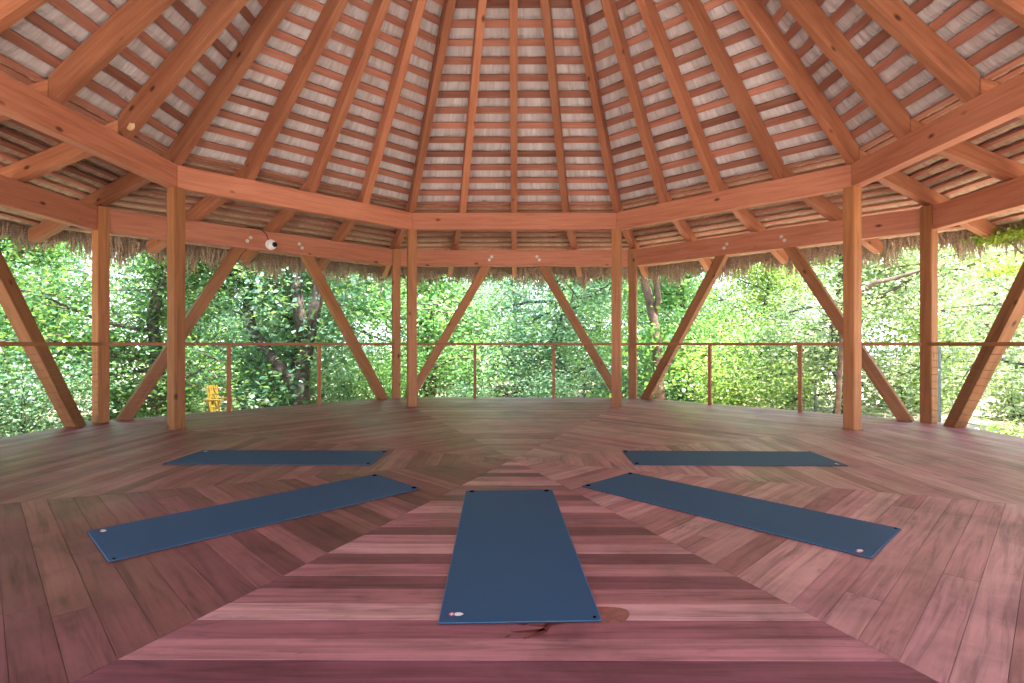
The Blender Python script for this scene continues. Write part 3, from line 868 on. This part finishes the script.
def add_tree(x, y, v, kind, rz, sc, label, group):
    root = empty('leafy_tree', (x, y, Z_GROUND), rz); root.scale = (sc, sc, sc)
    t, b, fo = variants[v]
    link('trunk', t, None, root); link('branches', b, None, root); link('foliage', fo[kind], None, root)
    tag(root, label, 'tree', group)
def add_bush(x, y, v, kind, rz, sc, label, group):
    root = empty('leafy_bush', (x, y, Z_GROUND), rz); root.scale = (sc, sc, sc)
    s, fo = bushes[v]
    link('stems', s, None, root); link('foliage', fo[kind], None, root)
    tag(root, label, 'bush', group)

KIND = {'d': 'shaded green', 'g': 'mid green', 'b': 'bluish green', 'l': 'yellow-green', 'p': 'pale sunlit'}
def where(x, y):
    px = 513.9 + 539.75 * x / (y + 4.924)
    names = [(0, 'off the left end'), (90, 'at the far left end'), (180, 'between the two left posts'), (300, 'behind the left V braces'), (390, 'just left of the back-left posts'),
             (480, 'behind the left back brace'), (560, 'behind the middle of the back railing'), (640, 'behind the right back brace'), (740, 'just right of the back-right posts'),
             (850, 'left of the right inner post'), (930, 'between the two right posts'), (1030, 'at the far right end'), (9999, 'off the right end')]
    for lim, nm in names:
        if px < lim: return nm
RT = random.Random(77)
seen = {}
def uniq(base):
    seen[base] = seen.get(base, 0) + 1
    n = seen[base]
    return base if n == 1 else base + ', ' + ['', '', 'a second one', 'a third one', 'a fourth one', 'a fifth one', 'a sixth one'][min(n, 6)]
# (angle from straight back in degrees, distance from the deck centre, leaf kind)
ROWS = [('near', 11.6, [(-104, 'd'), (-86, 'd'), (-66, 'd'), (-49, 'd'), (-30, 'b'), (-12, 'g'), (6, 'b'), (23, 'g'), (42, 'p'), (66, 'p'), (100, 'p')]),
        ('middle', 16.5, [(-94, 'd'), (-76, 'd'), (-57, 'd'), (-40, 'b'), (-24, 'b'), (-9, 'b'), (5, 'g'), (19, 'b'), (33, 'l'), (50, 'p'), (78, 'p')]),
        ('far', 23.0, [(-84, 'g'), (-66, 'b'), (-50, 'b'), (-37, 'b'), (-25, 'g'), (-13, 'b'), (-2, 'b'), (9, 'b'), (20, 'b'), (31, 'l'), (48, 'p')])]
for rname, dist, items in ROWS:
    for deg, kd in items:
        r = dist + RT.uniform(-0.8, 0.8); a = math.radians(deg + RT.uniform(-2, 2))
        x, y = r * math.sin(a), r * math.cos(a)
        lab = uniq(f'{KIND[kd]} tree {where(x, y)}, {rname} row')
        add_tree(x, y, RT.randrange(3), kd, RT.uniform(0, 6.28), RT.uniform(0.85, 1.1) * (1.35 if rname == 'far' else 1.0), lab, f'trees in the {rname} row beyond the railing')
for j, (dist, step, lo, hi, sc) in enumerate(((9.7, 13, -100, 30, 0.75), (13.8, 9, -96, 92, 0.95))):
    deg = lo
    while deg <= hi:
        a = math.radians(deg + RT.uniform(-3, 3)); r = dist + RT.uniform(-0.5, 0.5)
        x, y = r * math.sin(a), r * math.cos(a)
        if math.hypot(x + 6.5, y - 6.9) < 2.0 and j == 0: deg += step; continue
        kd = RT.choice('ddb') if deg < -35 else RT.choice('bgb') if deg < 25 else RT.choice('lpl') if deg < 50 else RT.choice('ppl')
        lab = uniq(f'{KIND[kd]} bush {where(x, y)}, {"close to the deck" if j == 0 else "deeper in"}')
        add_bush(x, y, RT.randrange(3), kd, RT.uniform(0, 6.28), sc * RT.uniform(0.85, 1.15), lab, 'bushes along the deck' if j == 0 else 'undergrowth between the trees')
        deg += step

for x, y, v, kd, sc, lab in ((6.75, 2.35, 1, 'l', 0.55, 'small yellow-green weed growing against the right edge of the deck'),
                             (6.9, 0.9, 1, 'p', 0.6, 'pale weed growing by the deck edge, nearest the viewer')):
    add_bush(x, y, v, kd, 1.0, sc, lab, 'weeds at the right deck edge')

# the tree with leaning limbs, left of the back-left posts
def special_tree(x, y, trunks, kind, n_leaf, label, bark, centres, spread, leaf=0.15):
    root = empty('leafy_tree', (x, y, Z_GROUND))
    tag(root, label, 'tree')
    for i, (pts, radii) in enumerate(trunks):
        bm = bmesh.new(); tube_into(bm, pts, radii, 10)
        R = random.Random(i)
        for v in bm.verts: v.co += Vector((R.uniform(-1, 1), R.uniform(-1, 1), 0)) * 0.012
        link('trunk' if i == 0 else 'limb', bm_mesh(bm, 'trunk', True), bark, root)
    RN = np.random.default_rng(5)
    Cn = np.array(centres); w = RN.integers(0, len(Cn), n_leaf)
    P = Cn[w] + RN.normal(size=(n_leaf, 3)) * np.array(spread)
    tb = RN.normal(0.45, 0.2, len(Cn))
    me = leaves(P, leaf * RN.uniform(0.6, 1.35, n_leaf), tb[w], RN); me.materials.append(kind)
    link('foliage', me, None, root)
def pix(px, py, Y):
    """a point seen at that place in the picture, Y metres in front of the camera"""
    return Vector(((px - 513.9) * Y / 539.75, Y - 4.924, 1.05 - (py - 344.06) * Y / 539.75))
def rel(pts, base): return [tuple(Vector(p) - base) for p in pts]
Yt = 12.6
b0 = pix(300, 400, Yt); b0.z = Z_GROUND
main = rel([pix(303, 424, Yt), pix(300, 385, Yt), pix(306, 345, Yt), pix(313, 312, Yt), pix(318, 285, Yt), pix(322, 250, Yt), pix(326, 200, Yt), pix(330, 140, Yt)], b0)
lean = rel([pix(299, 392, Yt), pix(283, 372, Yt), pix(266, 350, Yt), pix(251, 330, Yt + 0.2), pix(246, 305, Yt + 0.4), pix(252, 275, Yt + 0.6), pix(250, 240, Yt + 0.7)], b0)
upr = rel([pix(305, 350, Yt), pix(299, 320, Yt - 0.2), pix(295, 290, Yt - 0.2), pix(296, 262, Yt - 0.2), pix(298, 220, Yt - 0.2)], b0)
crn = rel([pix(RT.uniform(225, 380), RT.uniform(130, 300), Yt + RT.uniform(-0.6, 2.0)) for _ in range(60)] + [pix(RT.uniform(240, 350), RT.uniform(300, 420), Yt + RT.uniform(-0.9, 1.0)) for _ in range(26)], b0)
special_tree(b0.x, b0.y, [(main, [0.20, 0.18, 0.165, 0.15, 0.14, 0.12, 0.10, 0.07]), (lean, [0.15, 0.15, 0.13, 0.12, 0.10, 0.08, 0.06]), (upr, [0.12, 0.13, 0.14, 0.13, 0.10])],
             M['leaf_blue'], 5200, 'dark grey tree with forked leaning limbs, left of the back-left posts', M['bark'], crn, (0.30, 0.3, 0.2))
Yt = 13.5
b0 = pix(655, 400, Yt); b0.z = Z_GROUND
main = rel([pix(662, 424, Yt), pix(658, 385, Yt), pix(656, 345, Yt), pix(652, 318, Yt), pix(648, 298, Yt), pix(640, 270, Yt), pix(632, 220, Yt)], b0)
fork = rel([pix(652, 318, Yt), pix(658, 300, Yt - 0.1), pix(655, 280, Yt - 0.2), pix(662, 240, Yt - 0.3)], b0)
crn = rel([pix(RT.uniform(610, 720), RT.uniform(130, 285), Yt + RT.uniform(-0.8, 2.0)) for _ in range(40)] + [pix(RT.uniform(610, 700), RT.uniform(330, 420), Yt + RT.uniform(-0.8, 1.5)) for _ in range(24)], b0)
special_tree(b0.x, b0.y, [(main, [0.14, 0.13, 0.125, 0.12, 0.11, 0.10, 0.08]), (fork, [0.07, 0.08, 0.07, 0.05])],
             M['leaf_green'], 3600, 'pale brown tree trunk just right of the back-right posts', M['bark_pale'], crn, (0.3, 0.3, 0.2))
# brown bough crossing between the two right posts
Yt = 11.0
b0 = pix(830, 320, Yt); b0.z = Z_GROUND
main = rel([pix(835, 440, Yt + 1), pix(838, 380, Yt + 0.9), pix(842, 330, Yt + 0.7), pix(858, 296, Yt + 0.3), pix(872, 283, Yt), pix(890, 279, Yt - 0.1), pix(906, 275, Yt - 0.2), pix(925, 268, Yt - 0.2)], b0)
crn = rel([pix(RT.uniform(850, 1000), RT.uniform(215, 300), Yt + RT.uniform(0.5, 2.5)) for _ in range(30)], b0)
special_tree(b0.x, b0.y, [(main, [0.06, 0.058, 0.055, 0.05, 0.045, 0.04, 0.032, 0.02])], M['leaf_sunlit'], 1800, 'brown bough reaching across between the two right posts', M['bark_pale'], crn, (0.35, 0.35, 0.2), 0.12)
# moss-green sprays reaching in under the eave in the upper right
b0 = Vector((10.5, 4.4, Z_GROUND))
bough = rel([Vector((10.6, 4.4, -0.9)), Vector((10.3, 4.2, 0.8)), Vector((9.6, 3.9, 1.8)), Vector((8.4, 3.5, 2.2)), Vector((7.5, 3.1, 2.42)), Vector((6.95, 2.75, 2.58))], b0)
crn = rel([Vector((RT.uniform(6.75, 7.5), RT.uniform(2.35, 3.0), RT.uniform(2.5, 2.64))) for _ in range(26)] + [Vector((RT.uniform(7.3, 8.6), RT.uniform(2.9, 3.7), RT.uniform(2.1, 2.45))) for _ in range(14)], b0)
special_tree(b0.x, b0.y, [(bough, [0.05, 0.045, 0.035, 0.025, 0.015, 0.006])], M['fern'], 2600, 'moss-green spray of small leaves hanging under the right eave', M['bark'], crn, (0.10, 0.10, 0.035), 0.055)

# ------------------------------------------------------------------ light: open sky, hazy sun behind the trees on the right
w = D.worlds.new('sky'); scene.world = w; w.use_nodes = True
nt = w.node_tree
for n in list(nt.nodes): nt.nodes.remove(n)
wo = nt.nodes.new('ShaderNodeOutputWorld'); bg = nt.nodes.new('ShaderNodeBackground')
tc = nt.nodes.new('ShaderNodeTexCoord'); sp = nt.nodes.new('ShaderNodeSeparateXYZ'); nt.links.new(tc.outputs['Generated'], sp.inputs[0])
rp = ramp(nt, [(0.0, (0.84, 0.89, 1.0)), (0.25, (0.72, 0.83, 1.0)), (1.0, (0.40, 0.60, 1.0))])
nt.links.new(sp.outputs['Z'], rp.inputs[0]); nt.links.new(rp.outputs[0], bg.inputs['Color'])
bg.inputs['Strength'].default_value = 3.0
nt.links.new(bg.outputs[0], wo.inputs[0])
sun = D.lights.new('sun', 'SUN'); sun.energy = 19.0; sun.angle = math.radians(2.0); sun.color = (1.0, 0.95, 0.87)
so = D.objects.new('sun', sun); col.objects.link(so)
sd = Vector((-0.34, 0.22, -1.0)).normalized()
so.rotation_euler = sd.to_track_quat('-Z', 'Y').to_euler()

# ------------------------------------------------------------------ camera
cam = D.cameras.new('camera'); co = D.objects.new('camera', cam); col.objects.link(co)
cam.sensor_width = 36.0; cam.sensor_fit = 'HORIZONTAL'; cam.lens = 539.75 / 1024 * 36
cam.shift_x = -(513.86 - 512) / 1024; cam.shift_y = (344.06 - 341.5) / 1024
cam.clip_start = 0.02; cam.clip_end = 400
co.location = (0.0286, -4.9241, 1.05); co.rotation_euler = (PI / 2, 0, 0.0036)
scene.camera = co
vs = scene.view_settings
scene.display_settings.display_device = 'sRGB'
vs.view_transform = 'Standard'; vs.look = 'None'; vs.gamma = 1.0; vs.exposure = 0.97
vs.use_curve_mapping = False
